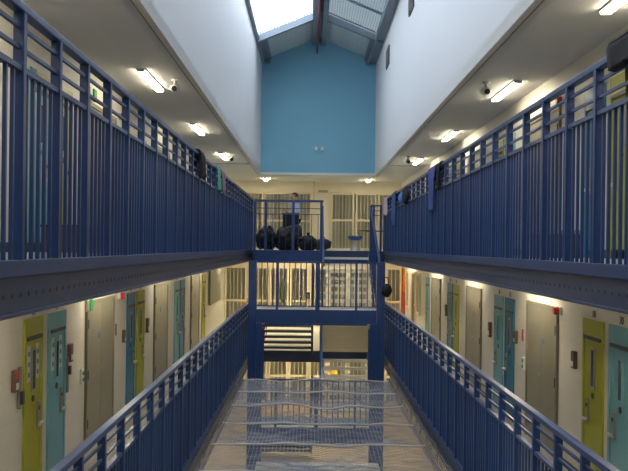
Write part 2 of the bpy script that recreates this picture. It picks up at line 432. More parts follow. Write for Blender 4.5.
rr = thing('railing', (1.70, 21.0, 0), 'short blue return railing at the stair head beside the pale towels', 'railing')
MB().box(1.57, 1.86, 20.96, 21.01, 1.17, 1.215, .005).build('top_rail', M['blue'], rr)
for z in (.93, 1.05): MB().box(1.57, 1.86, 20.98, 21.0, z, z+.018).build('mid_rail', M['blue'], rr)
for x in (1.66, 1.835): MB().box(x-.025, x+.025, 20.96, 21.01, .004, 1.18).build('post', M['blue'], rr)
struct(MB().box(1.55, RX, 20.9, YL-.06, -.2, .002).build('trim_13', M['beam']))
# mesh infill below the right flight
ms = thing('mesh_screen', (.95, YL-.12, ZL), 'cream wire mesh screen beneath the right hand flight', 'screen')
fr = MB().box(.30, .34, YL-.14, YL-.10, ZL, HL-.3).box(1.58, 1.62, YL-.14, YL-.10, ZL, HL-.3).box(.30, 1.62, YL-.14, YL-.10, HL-.34, HL-.3).box(.30, 1.62, YL-.14, YL-.10, ZL+.0, ZL+.05)
fr.build('frame', M['gloss'], ms)
me = MB()
for k in range(20): me.box(.36+k*.063, .372+k*.063, YL-.125, YL-.115, ZL, HL-.3)
for k in range(16): me.box(.32, 1.6, YL-.125, YL-.115, ZL+.08+k*.063, ZL+.092+k*.063)
me.build('wire_mesh', M['gloss'], ms)

MB().box(.33, 1.59, YL-.105, YL-.098, ZL+.02, HL-.32).build('backing_panel', M['gloss'], ms)

# ------------------------------------------------------------------ safety netting across the void
NZ = -2.90; nx0, nx1, ny0, ny1 = LX+.10, RX-.17, 3.2, TY-.16
def sag(x, y):
    u = (x-nx0)/(nx1-nx0)
    ph = (y-ny1)/1.45
    s = -.05*math.sin(math.pi*(ph % 1.0))**.8
    s += .07*noise.noise(Vector((x*1.3, y*1.1, 2.0)))+.025*noise.noise(Vector((x*5, y*4, 0)))
    return NZ+s*math.sin(math.pi*min(max(u, .0), 1.))**.5
nb = bmesh.new(); nxn = 56; nyn = 236
vv = [[nb.verts.new((nx0+(nx1-nx0)*i/nxn, ny0+(ny1-ny0)*j/nyn, sag(nx0+(nx1-nx0)*i/nxn, ny0+(ny1-ny0)*j/nyn))) for i in range(nxn+1)] for j in range(nyn+1)]
for j in range(nyn):
    for i in range(nxn): nb.faces.new((vv[j][i], vv[j][i+1], vv[j+1][i+1], vv[j+1][i]))
def wire_obj(name, bm, m, th, parent):
    me = bpy.data.meshes.new(name+'_cage'); bm.to_mesh(me); bm.free()
    o = bpy.data.objects.new(name, me); COL.objects.link(o)
    w = o.modifiers.new('w', 'WIREFRAME'); w.thickness = th; w.use_even_offset = False; w.use_boundary = True
    dg = bpy.context.evaluated_depsgraph_get(); dg.update()
    mm = bpy.data.meshes.new_from_object(o.evaluated_get(dg)); mm.name = name
    o.modifiers.clear(); o.data = mm; mm.materials.clear(); mm.materials.append(m)
    P = WORLD[parent.name]; mm.transform(Matrix.Translation(-P)); o.parent = parent; WORLD[o.name] = P.copy()
    return o
net = thing('safety_net', ((nx0+nx1)/2, (ny0+ny1)/2, NZ), 'sagging grey wire safety netting stretched across the void', 'netting')
wire_obj('mesh_panel', nb, M['wire'], .0085, net)
for k in range(10):
    y = ny1-1.45*k
    if y < ny0: break
    MB().tube([(nx0+(nx1-nx0)*i/12, y+.22*noise.noise(Vector((i*.35, k*3.7, 0))), sag(nx0+(nx1-nx0)*i/12, y)+.01) for i in range(13)], .014, 6).build('cross_cable', M['cable'], net)
for x in (nx0, nx1): MB().tube([(x, ny0, NZ), (x, ny1, NZ)], .014, 6).build('edge_cable', M['wiredark'], net)
# rolled side fringes between kerb and net
for x, s, xk in ((nx0, -1, LX), (nx1, 1, RX)):
    fb = bmesh.new(); rows = []
    for j in range(150):
        y = 3.2+(ny1-3.2)*j/149; row = []
        for i in range(7):
            a = i/6; j1 = .05*noise.noise(Vector((y*2.2, a*3, s*5)))
            row.append(fb.verts.new((x+s*(.05*a)+j1*.5, y+.03*noise.noise(Vector((y*6, a*4, 1))), NZ-.10+.26*a*1.0+j1)))
        rows.append(row)
    for A, B in zip(rows, rows[1:]):
        for i in range(6): fb.faces.new((A[i], A[i+1], B[i+1], B[i]))
    wire_obj('side_fringe', fb, M['wiredark'], .012, net)

# ------------------------------------------------------------------ doors
def wallx(side): return (LW, 1) if side == 'L' else (RW, -1)
PAL = {'lime': 'lime green', 'teal': 'pale teal', 'dkteal': 'deep teal blue'}
DN = [0]
def text_mesh(txt, size, m):
    cu = bpy.data.curves.new('number', 'FONT'); cu.body = txt; cu.size = size; cu.align_x = 'CENTER'; cu.extrude = .002; cu.resolution_u = 3
    o = bpy.data.objects.new('number', cu); COL.objects.link(o)
    dg = bpy.context.evaluated_depsgraph_get(); dg.update()
    me = bpy.data.meshes.new_from_object(o.evaluated_get(dg))
    bpy.data.objects.remove(o); me.materials.clear(); me.materials.append(m); me.name = 'number'
    return me
def cell_door(side, y0, y1, z0, colour, label, number=None, hinge=1, notices=False, detail=True):
    X, s = wallx(side); m = M[colour]; DN[0] += 1
    d = thing('door_%d' % DN[0], (X, (y0+y1)/2, z0), label, None, None, 'structure')
    top = z0+1.95; fw = .055
    f = MB()
    f.box(X, X+s*.022, y0, y0+fw, z0, top).box(X, X+s*.022, y1-fw, y1, z0, top).box(X, X+s*.022, y0+fw, y1-fw, top-.19, top)
    f.build('frame', m, d)
    leaf = MB().box(X+s*.001, X+s*.012, y0+fw, y1-fw, z0+.008, top-.19).build('leaf', m, d)
    # dark bar standing in for the recess shadow across the head of the leaf
    MB().box(X+s*.012, X+s*.034, y0+fw+.01, y1-fw-.01, top-.235, top-.195).build('head_shadow', M['dark'], d)
    ym = (y0+y1)/2; w = y1-y0
    ys = ym-hinge*.02
    MB().box(X+s*.012, X+s*.026, ys-.07, ys+.07, z0+1.16, z0+1.63, .004).build('vision_frame', M['slotgrey'] if colour != 'teal' else M['teal'], leaf)
    MB().box(X+s*.026, X+s*.029, ys-.035, ys+.035, z0+1.19, z0+1.60).build('vision_panel', M['slot'], leaf)
    MB().cyl((X+s*.016, ys, z0+1.085), (X+s*.026, ys, z0+1.085), .035).build('spy_hole', M['dark'], leaf)
    yl = ym+hinge*.16
    MB().box(X+s*.012, X+s*.026, yl-.045, yl+.045, z0+.74, z0+1.03, .004).build('lock_plate', M['slotgrey'], leaf)
    h = MB().cyl((X+s*.02, yl, z0+.79), (X+s*.07, yl, z0+.79), .018).cyl((X+s*.065, yl+hinge*.02, z0+.79), (X+s*.065, yl-hinge*.13, z0+.785), .018)
    h.build('handle', M['steel'], leaf, True)
    MB().cyl((X+s*.024, yl, z0+.95), (X+s*.034, yl, z0+.95), .022).build('keyhole', M['dark'], leaf)
    if notices:
        for a in (-.155, .06 + .06):
            pb = MB().box(X+s*.012, X+s*.021, ys+a-.035, ys+a+.05, z0+1.28, z0+1.66).build('notice', M['paper'], leaf)
            q = MB()
            for k in range(3): q.box(X+s*.021, X+s*.0225, ys+a-.02, ys+a+.035, z0+1.33+k*.11, z0+1.38+k*.11)
            q.build('notice_print', M['bluepr'], pb)
    if number:
        me = text_mesh(number, .115, M['ink']); o = bpy.data.objects.new('number', me); COL.objects.link(o); o.parent = d
        rz = R(90) if side == 'L' else R(-90)
        o.rotation_euler = (R(90), 0, rz); o.location = (s*.006, 0, 1.975)
        WORLD[o.name] = WORLD[d.name]
    return d
def riser_door(side, y0, y1, z0, label):
    X, s = wallx(side); DN[0] += 1
    d = thing('door_%d' % DN[0], (X, (y0+y1)/2, z0), label, None, None, 'structure')
    top = z0+1.99; ym = (y0+y1)/2; fw = .05
    MB().box(X, X+s*.035, y0, y0+fw, z0, top).box(X, X+s*.035, y1-fw, y1, z0, top).box(X, X+s*.035, y0+fw, y1-fw, top-.06, top).build('frame', M['greyd'], d)
    for a, b in ((y0+fw, ym-.004), (ym+.004, y1-fw)):
        MB().box(X+s*.001, X+s*.022, a, b, z0+.01, top-.062).build('leaf', M['grey'], d)
    MB().cyl((X+s*.02, ym-.10, z0+1.47), (X+s*.026, ym-.10, z0+1.47), .05).build('round_sign', M['bluepr'], d)
    for z in (.35, 1.0, 1.68): 
        MB().cyl((X+s*.03, y0+fw, z0+z-.06), (X+s*.03, y0+fw, z0+z+.06), .014).build('hinge', M['dark'], d)
    MB().cyl((X+s*.02, ym+.05, z0+1.0), (X+s*.03, ym+.05, z0+1.0), .02).build('lock', M['steel'], d)
    return d
ORD = ['first', 'second', 'third', 'fourth', 'fifth', 'sixth', 'seventh', 'eighth', 'ninth']
layout = {
    'L': [((8.30, 8.87), 'lime'), ((9.06, 9.70), 'teal'), ((12.96, 13.54), 'dkteal'), ((13.68, 14.3), 'lime'), ((17.5, 18.13), 'teal'), ((18.25, 18.9), 'dkteal'), ((21.95, 22.6), 'lime')],
    'R': [((8.0, 8.64), 'teal'), ((8.80, 9.46), 'lime'), ((12.66, 13.25), 'dkteal'), ((13.4, 14.02), 'teal'), ((17.38, 18.03), 'lime'), ((18.15, 18.8), 'dkteal'), ((21.7, 22.34), 'teal')],
}
upper = {
    'L': [((8.40, 9.05), 'teal'), ((9.2, 9.85), 'lime'), ((12.9, 13.54), 'lime'), ((13.66, 14.3), 'teal'), ((17.5, 18.13), 'teal'), ((18.25, 18.9), 'lime')],
    'R': [((8.02, 8.68), 'lime'), ((8.84, 9.48), 'dkteal'), ((12.74, 13.37), 'teal'), ((13.49, 14.13), 'lime'), ((17.38, 18.03), 'lime'), ((18.15, 18.8), 'teal')],
}
numbers = {('L', 0, 0): '12', ('L', 0, 1): '11', ('R', 0, 0): '30', ('R', 0, 1): '10'}
SN = {'L': 'left', 'R': 'right'}
for side in 'LR':
    for li, (lay, z0) in enumerate(((layout, ZL), (upper, 0))):
        for i, ((a, b), c) in enumerate(lay[side]):
            lev = 'lower' if li == 0 else 'upper'
            cell_door(side, a, b, z0, c, '%s cell door on the %s %s landing, %s cell door along from the camera' % (PAL[c], lev, SN[side], ORD[i]),
                      numbers.get((side, li, i), '%d' % (13+i) if li == 0 else None), 1, notices=(side == 'L' and li == 0 and i in (0, 1)))
        for i, (a, b) in enumerate(((10.58, 12.05), (15.2, 16.6), (19.85, 21.3)) if side == 'L' else ((10.42, 11.9), (15.08, 16.5), (19.8, 21.2))):
            riser_door(side, a, b, z0, 'wide grey double cupboard door on the %s %s landing, %s along from the camera' % ('lower' if li == 0 else 'upper', SN[side], ORD[i]))
# windows and dark door at the far right of the lower landing
X = RW
for i, (a, b) in enumerate(((23.45, 24.2), (26.0, 26.9))):
    w = thing('window_%d' % (20+i), (X, (a+b)/2, ZL+.75), 'narrow cream framed window on the lower right wall, %s the dark door' % ('before' if i == 0 else 'beyond'), None, None, 'structure')
    MB().box(X-.05, X, a, a+.08, ZL+.75, ZL+2.0).box(X-.05, X, b-.08, b, ZL+.75, ZL+2.0).box(X-.05, X, a+.08, b-.08, ZL+1.93, ZL+2.0).box(X-.05, X, a+.08, b-.08, ZL+.75, ZL+.83).build('window_frame', M['gloss'], w)
    MB().box(X-.02, X-.001, a+.08, b-.08, ZL+.83, ZL+1.93).build('pane', M['slotgrey'], w)
DN[0] += 1
d = thing('door_%d' % DN[0], (X, 24.9, ZL), 'dark narrow door between two windows on the lower right wall', None, None, 'structure')
MB().box(X-.05, X, 24.35, 24.43, ZL, ZL+2.0).box(X-.05, X, 25.37, 25.45, ZL, ZL+2.0).box(X-.05, X, 24.43, 25.37, ZL+1.94, ZL+2.0).build('frame', M['gloss'], d)
MB().box(X-.02, X-.001, 24.43, 25.37, ZL+.01, ZL+1.94).build('leaf', M['brown'], d)
MB().cyl((X-.06, 24.52, ZL+1), (X-.02, 24.52, ZL+1), .02).build('handle', M['steel'], d)
op = thing('hanging_banner', (RW-.02, 27.6, ZL+.3), 'tall narrow banner, orange above and red below, at far end of lower right wall', 'banner')
MB().box(RW-.05, RW-.02, 27.2, 28.1, ZL+1.25, ZL+2.02).build('orange_panel', M['orange'], op)
MB().box(RW-.05, RW-.02, 27.2, 28.1, ZL+.45, ZL+1.25).build('red_panel', M['redd'], op)

# ------------------------------------------------------------------ things on the walls
def holder(side, y, z, w, h, label, red=False, depth=.05):
    X, s = wallx(side)
    w *= .68; t = thing('card_holder', (X, y, z), label, 'card holder', 'card holders beside the cell doors')
    MB().box(X, X+s*depth, y-w/2, y+w/2, z, z+h, .006).build('case', M['brown'], t)
    MB().box(X+s*depth, X+s*(depth+.004), y-w*.36, y+w*.36, z+h*.12, z+h*.42).build('card', M['paper'], t)
    if red: MB().box(X+s*depth, X+s*(depth+.006), y-w*.4, y+w*.4, z+h*.62, z+h*.95).build('red_tab', M['redd'], t)
holder('L', 8.02, -1.40, .13, .22, 'brown card holder with a red tab left of the first lime door', True)
holder('L', 9.86, -1.36, .15, .22, 'brown card holder right of the pale teal door on the lower left landing')
holder('L', 12.70, -1.46, .11, .2, 'small brown card holder before the deep teal door, lower left')
holder('L', 14.55, -1.50, .16, .26, 'brown card holder beyond the second lime door, lower left')
holder('R', 9.74, -1.35, .16, .21, 'brown card holder left of the lime door, lower right')
holder('R', 12.52, -1.38, .15, .2, 'brown card holder right of the deep teal door, lower right')
holder('R', 14.32, -1.48, .17, .27, 'brown card holder left of the pale teal door in the second right pair')
holder('R', 18.95, -1.5, .17, .27, 'brown card holder left of the far teal door, lower right')
X, s = wallx('L')
t = thing('door_stay', (LW, 8.17, -1.60), 'dark steel door stay hanging beside the first lime door', 'door stay')
MB().box(X, X+.03, 8.14, 8.20, -1.60, -1.17, .004).build('bar', M['slotgrey'], t); MB().box(X+.03, X+.06, 8.14, 8.20, -1.55, -1.42).build('catch', M['dark'], t)
t = thing('door_stay', (LW, 9.78, -1.75), 'dark steel door stay hanging beside the pale teal door', 'door stay')
MB().box(X, X+.03, 9.75, 9.81, -1.72, -1.3, .004).build('bar', M['slotgrey'], t); MB().box(X+.03, X+.06, 9.75, 9.81, -1.5, -1.4).build('catch', M['dark'], t)
for side, y, z, lab in (('L', 10.40, -1.72, 'small green and white call box on the lower left wall'), ('R', 12.05, -1.72, 'small white call box with two green lights on the lower right wall')):
    X, s = wallx(side); t = thing('call_box', (X, y, z), lab, 'call box')
    MB().box(X, X+s*.035, y-.045, y+.045, z, z+.19, .006).build('case', M['whitep'], t)
    for k in (.05, .135): MB().cyl((X+s*.033, y, z+k), (X+s*.045, y, z+k), .026).build('button', M['green'], t)
# red sounders
def sounder(side, y, z, lab, square=False):
    X, s = wallx(side); t = thing('fire_sounder', (X, y, z), lab, 'fire alarm')
    MB().box(X, X+s*.04, y-.05, y+.05, z-.05, z+.05, .008).build('base', M['whitep'], t)
    if square: MB().box(X+s*.04, X+s*.085, y-.055, y+.055, z-.055, z+.055, .012).build('horn', M['redd'], t)
    else: MB().cyl((X+s*.04, y, z), (X+s*.10, y, z),   .058, .042, 20).build('horn', M['redd'], t, False)
sounder('L', 12.42, -.70, 'square red fire sounder between grey and teal doors, lower left', True)
sounder('R', 10.35, -.70, 'round red fire sounder above the grey door, lower right')
sounder('L', 12.3, 2.06, 'red fire sounder on the upper left wall seen through the railing')
sounder('R', 10.33, 2.02, 'red fire sounder on the upper right wall seen through the railing')
for y, z, lab in ((10.70, -.72, 'round green running man sign left of grey door, lower left'), (10.75, 2.10, 'green exit sign on upper left wall seen through the railing')):
    t = thing('exit_sign', (LW, y, z), lab, 'sign')
    MB().box(LW, LW+.03, y-.14, y-.0, z-.08, z+.08).build('back_plate', M['paper'], t)
    MB().box(LW+.005, LW+.05, y-.03, y+.12, z-.085, z+.085, .02).build('green_panel', M['green'], t)
for side, y, lab in (('L', 12.25, 'thin dark label strip on lower left wall under the square sounder'), ('R', 12.18, 'thin red label strip on lower right wall beside the grey door')):
    X, s = wallx(side)
    tag(MB().box(X, X+s*.012, y-.03, y+.03, -1.30, -1.12).build('label_strip', M['redd'] if side == 'R' else M['brown']), lab, 'label')

# surface mounted notice on the near upper-left teal door
t = thing('door_notice', (LW+.05, 8.7, 1.62), 'white notice with yellow stripes on the near upper left teal door', 'notice')
MB().box(LW+.052, LW+.056, 8.46, 8.98, 1.765, 1.945).build('sheet', M['paper'], t)
q = MB()
for k in range(3): q.box(LW+.056, LW+.058, 8.5, 8.94, 1.79+k*.05, 1.812+k*.05)
q.build('stripes', M['yellow'], t)

# ------------------------------------------------------------------ lights
def batten(x, y, z, label, L=1.4, along='y', group=None, lamp='lamp'):
    t = thing('batten_light', (x, y, z), label, 'ceiling light', group)
    def bx(w, l, za, zb, n, m, bev=0):
        if along == 'y': MB().box(x-w, x+w, y-l, y+l, za, zb, bev).build(n, M[m], t)
        else: MB().box(x-l, x+l, y-w, y+w, za, zb, bev).build(n, M[m], t)
    bx(.06, L/2-.02, z-.022, z-.002, 'body', 'whitep')
    bx(.05, L/2-.026, z-.044, z-.023, 'diffuser', lamp, .008)
    for e in (-1, 1):
        if along == 'y': MB().box(x-.048, x+.048, y+e*(L/2-.02)-.005, y+e*(L/2-.02)+.005, z-.046, z-.02).build('end_cap', M['whitep'], t)
        else: MB().box(x+e*(L/2-.02)-.005, x+e*(L/2-.02)+.005, y-.048, y+.048, z-.046, z-.02).build('end_cap', M['whitep'], t)
seen = {'L': {11.3: 'nearest in view', 15.95: 'second in view', 20.7: 'farthest before the end landing'},
        'R': {7.1: 'at the top right corner', 11.75: 'second in view', 16.45: 'third in view', 21.3: 'farthest before the end landing'}}
for side, x, ysl in (('L', -2.28, (2.0, 6.65, 11.3, 15.95, 20.7)), ('R', 2.84, (2.4, 7.1, 11.75, 16.45, 21.3))):
    for y in ysl:
        w = seen[side].get(y)
        batten(x, y, H, 'white batten light on the upper %s gallery ceiling, %s' % (SN[side], w) if w else 'white batten light on the gallery ceiling overhead, out of view', group='batten lights of the upper galleries')
for z, lev in ((-.27, 'lower'), (ZL-.27, 'ground')):  # ground floor rows are added, unseen, to light the tan floor
    for side, x in (('L', LW+.38), ('R', RW-.38)):
        for y in ((2.0, 6.6, 11.2, 15.9, 20.6, 25.5) if side == 'L' else (2.0, 6.6, 11.2, 15.8, 20.5, 25.5)):
            batten(x, y, z, 'batten light fixed under a landing slab, ground floor rows added as fill, hidden behind its edge beam', group='batten lights under the landing slabs')
batten(-1.58, 27.6, H, 'short bright batten on the end landing ceiling, left one', .9, lamp='lampfar', group='lights of the upper end landing')
batten(1.98, 27.6, H, 'short bright batten on the end landing ceiling, right one', .9, lamp='lampfar', group='lights of the upper end landing')
for z in (-.27, ZL-.27):  # unseen lamps added to brighten the gates of the lower levels
    for x in (-1.1, .3, 1.6):
        batten(x, 26.4, z, 'added fill batten under the far landing, hidden behind the stair tower', 1.2, 'x', group='added fill battens under the far landing', lamp='lampfar')
for z in (HL-.06, HL+ZL-.06):  # unseen lamps added to light the mesh screen and the steps
    batten(.2, TY+.7, z, 'added fill batten under a half landing, hidden behind its edge beam', 1.4, 'x', group='added fill battens under the half landings')
# CCTV cameras
for x, y, lab in ((-1.93, 11.25, 'white CCTV camera on the left gallery ceiling, nearer of two'), (-2.02, 20.3, 'white CCTV camera on the left gallery ceiling, farther of two'),
                  (2.43, 11.2, 'white CCTV camera on the right gallery ceiling, nearer of two'), (2.46, 20.4, 'white CCTV camera on the right gallery ceiling, farther of two')):
    t = thing('cctv_camera', (x, y, H), lab, 'camera', 'ceiling cameras')
    MB().cyl((x, y, H-.03), (x, y, H-.001), .06).build('mount', M['whitep'], t)
    MB().cyl((x, y, H-.10), (x, y, H-.03), .022).build('stem', M['whitep'], t)
    MB().ball((x, y, H-.13), .075, 2, (1, 1.25, .8)).build('housing', M['whitep'], t, True)
    MB().cyl((x-.0, y-.10, H-.155), (x, y-.06, H-.145), .038).build('lens', M['dark'], t)
for x, y, lab in ((RW-.55, 14.4, 'small dark dome camera under the right landing slab'), (RX+.3, 20.4, 'small dark dome camera under the far right landing slab'), (LX-.5, 16.2, 'small dark dome camera under the left landing slab')):
    t = thing('dome_camera', (x, y, -.27), lab, 'camera', 'dome cameras below the landings')
    MB().cyl((x, y, -.30), (x, y, -.271), .07).build('mount', M['whitep'], t)
    MB().ball((x, y, -.31), .06, 2).build('dome', M['dark'], t, True)

# ------------------------------------------------------------------ cloths over the rails
def drape(x, y0, y1, ztop, zbot, s, m, name, label, cat, back=.25, seed=0, thick=.012, bulge=.02):
    """s: direction of the void. a folded sheet hung over the top rail"""
    bm = bmesh.new(); prof = []
    nn = 22
    for i in range(9): prof.append((-s*.042, ztop-back+back*i/8))
    for a in (30, 90, 150): prof.append((-s*.045*math.cos(R(a)), ztop+.016*math.sin(R(a))))
    for i in range(nn+1): prof.append((s*.045, ztop-(ztop-zbot)*i/nn))
    rows = []; ny = 16
    for j in range(ny+1):
        u = j/ny; row = []
        for k, (dx, z) in enumerate(prof):
            d = max(0, (ztop-z))
            wob = bulge*math.sin(u*math.pi*3+seed+d*2)*min(1, d*4) + .012*noise.noise(Vector((u*4+seed, d*5, 3)))*min(1, d*5)
            side = 1 if dx*s > 0 else -1
            yy = y0+(y1-y0)*(u+(.5-u)*.34*min(1, d*1.2)) + .02*noise.noise(Vector((d*4, seed, u)))
            zz = z + (.05*math.sin(u*5+seed)+.03*u if k == len(prof)-1 else 0)*(0.6)
            row.append(bm.verts.new((x+dx+s*side*max(-.0, wob+.012)*(1 if d > .02 else 0), yy, zz)))
        rows.append(row)
    for A, B in zip(rows, rows[1:]):
        for i in range(len(prof)-1): bm.faces.new((A[i], A[i+1], B[i+1], B[i]))
    bmesh.ops.recalc_face_normals(bm, faces=bm.faces)
    bm.normal_update()
    me0 = bpy.data.meshes.new('c'); bm.to_mesh(me0); bm.free()
    o0 = bpy.data.objects.new('c', me0); COL.objects.link(o0)
    md = o0.modifiers.new('s', 'SOLIDIFY'); md.thickness = thick; md.offset = 0
    dg = bpy.context.evaluated_depsgraph_get(); dg.update()
    m1 = bpy.data.meshes.new_from_object(o0.evaluated_get(dg)); bpy.data.objects.remove(o0)
    mb = MB(); mb.bm.from_mesh(m1)
    return tag(mb.build(name, M[m], None, True), label, cat)
TR = 1.358
drape(RX, 12.15, 12.95, TR, .68, -1, 'bluecloth', 'towel', 'long blue towel hung over the upper right railing', 'towel', seed=1)
drape(RX, 11.75, 12.05, TR, .98, -1, 'blackcloth', 'towel', 'black cloth hung beside the long blue towel on right railing', 'cloth', seed=2)
drape(RX, 19.75, 20.7, TR, .93, -1, 'palecloth', 'towel', 'pale pink towel hung near far end of upper right railing', 'towel', seed=3)
drape(RX, 20.75, 21.05, TR, .98, -1, 'mauvecloth', 'towel', 'mauve towel at the very end of the upper right railing', 'towel', seed=3.5)
drape(RX, 17.9, 18.5, TR, .60, -1, 'denim', 'trousers', 'blue denim trousers hung over the upper right railing', 'trousers', seed=4)
drape(LX, 10.75, 11.12, TR+.01, 1.02, 1, 'blackcloth', 'jacket', 'black jacket hung over the upper left railing', 'jacket', seed=5, thick=.025, bulge=.025)
drape(LX, 12.75, 13.12, TR, .99, 1, 'mintcloth', 'towel', 'mint green towel hung over the upper left railing', 'towel', seed=6)
drape(LX, 13.3, 13.9, TR, 1.0, 1, 'mauvecloth', 'towel', 'mauve towel next to the mint green one on left railing', 'towel', seed=7)
drape(LX, 20.75, 21.05, TR, .98, 1, 'limecloth', 'cloth', 'lime green cloth at the very end of the upper left railing', 'cloth', seed=8)
drape(RX, 4.2, 5.08, TR+.03, 1.22, -1, 'blackcloth', 'jacket', 'dark padded jacket slung over the near end of upper right railing', 'jacket', seed=9, thick=.05, bulge=.008, back=.45)
# bundle pushed between the right-hand rails
bd = thing('clothes_bundle', (RX, 16.2, 1.03), 'bundle of blue and black clothes stuffed in the upper right rails', 'clothes')
def lump(c, r, sc, sd, amp=.25, sub=3):
    mb = MB().ball(c, r, sub, sc)
    for v in mb.bm.verts:
        d = (v.co-Vector(c)); v.co += d*amp*noise.noise(v.co*(1.6/r*.5)+Vector((sd, 0, 0)))
    return mb
lump((RX-.05, 16.55, 1.13), .17, (.45, 1.5, .8), 1).build('blue_cloth', M['skycloth'], bd, True)
lump((RX-.05, 15.95, 1.13), .19, (.45, 1.5, .9), 4).build('black_cloth', M['blackcloth'], bd, True)

# ------------------------------------------------------------------ bags on the far platform
def binbag(x, y, z, r, h, label, sd, tie=True):
    t = thing('rubbish_bag', (x, y, z), label, 'bag', 'black bags on the platform')
    mb = MB().ball((x, y, z+h*.46), r, 4, (1, .85, h*.92/(2*r)))
    c = Vector((x, y, z+h*.46))
    for v in mb.bm.verts:
        d = v.co-c
        k = 1+.26*noise.noise(v.co*5+Vector((sd, 0, 0)))+.16*noise.noise(v.co*11+Vector((0, sd, 0)))
        v.co = c+d*k
        v.co.z = max(v.co.z, z+.004)
    mb.build('sack', M['bag'], t, True)
    q = MB().lathe([(.09, -.06), (.045, .0), (.03, .03), (.055, .07)], (x+.02, y, z+h*.88), 12)
    q.build('tied_neck', M['bag'], t, True)
binbag(-1.14, 19.62, 0, .20, .60, 'upright black rubbish bag at the left behind the platform railing', 1)
binbag(-1.06, 20.25, 0, .22, .62, 'black rubbish bag behind the leftmost one', 9)
binbag(-.66, 19.6, 0, .235, .60, 'black rubbish bag in the middle of the platform', 2)
binbag(-.46, 20.2, 0, .24, .74, 'tall black rubbish bag behind the middle one', 3)
binbag(-.08, 19.65, 0, .25, .42, 'low black rubbish bag at the right of the platform', 4)
binbag(.33, 22.0, 0, .25, .34, 'small slumped black bag on the landing by the stair head', 5)
bx = thing('storage_crate', (-.55, 20.9, 0), 'dark squarish crate standing behind the heap of black bags', 'crate')
MB().box(-.72, -.32, 20.5, 20.85, .0, .92, .02).build('body', M['blackcloth'], bx)
MB().box(-.74, -.30, 20.48, 20.87, .92, .96, .01).build('lid', M['dark'], bx)
bb = thing('black_bag', (TXR-.02, TY-.02, HL+.35), 'black bag hanging on the right column of the half landing', 'bag')
lump((TXR+.05, TY-.15, HL+.46), .13, (.9, .6, 1.2), 3).build('pouch', M['bag'], bb, True)
MB().tube([(TXR+.0, TY-.13, HL+.58), (TXR-.0, TY-.10, HL+.75), (TXR+.08, TY-.10, HL+.75), (TXR+.10, TY-.13, HL+.58)], .01).build('strap', M['blackcloth'], bb)

# stool and table on the end landing
st = thing('pedestal_stool', (1.33, 23.8, 0), 'round stool with navy seat and grey pedestal on the end landing', 'stool')
MB().lathe([(.17, 0), (.16, .02), (.14, .05), (.13, .28), (.14, .30)], (1.33, 23.8, .0)).build('pedestal', M['slotgrey'], st, True)
MB().lathe([(.14, 0), (.20, .04), (.225, .09), (.21, .13), (.05, .14)], (1.33, 23.8, .30)).build('seat', M['blue'], st, True)
tb = thing('pedestal_table', (1.85, 24.4, 0), 'small dark topped table on a pedestal at the right of the end landing', 'table')
MB().lathe([(.40, 0), (.42, .015), (.40, .03)], (1.85, 24.4, .58), 28).build('top', M['dark'], tb, True)
MB().cyl((1.85, 24.4, .03), (1.85, 24.4, .58), .05).build('pedestal', M['slotgrey'], tb, True)
MB().lathe([(.26, 0), (.24, .02), (.06, .035)], (1.85, 24.4, 0.002)).build('base', M['slotgrey'], tb, True)
sb = thing('storage_bin', (2.62, 8.85, 0), 'dark open bin on the upper right landing seen between balusters', 'bin')
MB().box(2.45, 2.85, 8.4, 8.95, .0, .26, .02).build('body', M['dark'], sb); MB().box(2.43, 2.87, 8.38, 8.97, .26, .30, .01).build('rim', M['trimdark'], sb)
sb = thing('storage_box', (-2.5, 8.6, 0), 'low dark box on the upper left landing seen between balusters', 'box')
MB().box(-2.75, -2.3, 8.2, 9.0, .0, .26, .01).build('body', M['brown'], sb); MB().box(-2.77, -2.28, 8.18, 9.02, .26, .29, .01).build('lid', M['dark'], sb)

# ------------------------------------------------------------------ barred gates at the far end
def gate(x0, x1, y, z0, z1, label, mid=.5, pitch=.12, backing=None, glass=False, panel=None):
    t = thing('barred_gate', ((x0+x1)/2, y, z0), label, 'gate', 'cream barred gates at the far end')
    f = MB().box(x0, x0+.06, y-.03, y+.03, z0, z1).box(x1-.06, x1, y-.03, y+.03, z0, z1).box(x0+.06, x1-.06, y-.03, y+.03, z1-.06, z1).box(x0+.06, x1-.06, y-.03, y+.03, z0, z0+.06)
    f.build('frame', M['gloss'], t)
    MB().box(x0+.06, x1-.06, y-.025, y+.025, z0+(z1-z0)*mid-.035, z0+(z1-z0)*mid+.035).build('cross_rail', M['gloss'], t)
    n = max(2, int((x1-x0-.12)/pitch)); b0 = None
    for k in range(1, n):
        x = x0+.06+(x1-x0-.12)*k/n
        if b0 is None: b0 = MB().cyl((x, y, z0+.05), (x, y, z1-.05), .014, n=8).build('bar', M['gloss'], t); xb = x
        else: dup(b0, t, (x-xb, 0, 0))
    if glass: MB().box(x0+.06, x1-.06, y+.035, y+.041, z0+.06, z1-.06).build('pane', M['pane'], t)
    if panel: MB().box(x0+.06, x1-.06, y+.028, y+.034, z0+.06, z0+(z1-z0)*panel).build('kick_panel', M['gloss'], t)
    return t
YGATE = 28.9
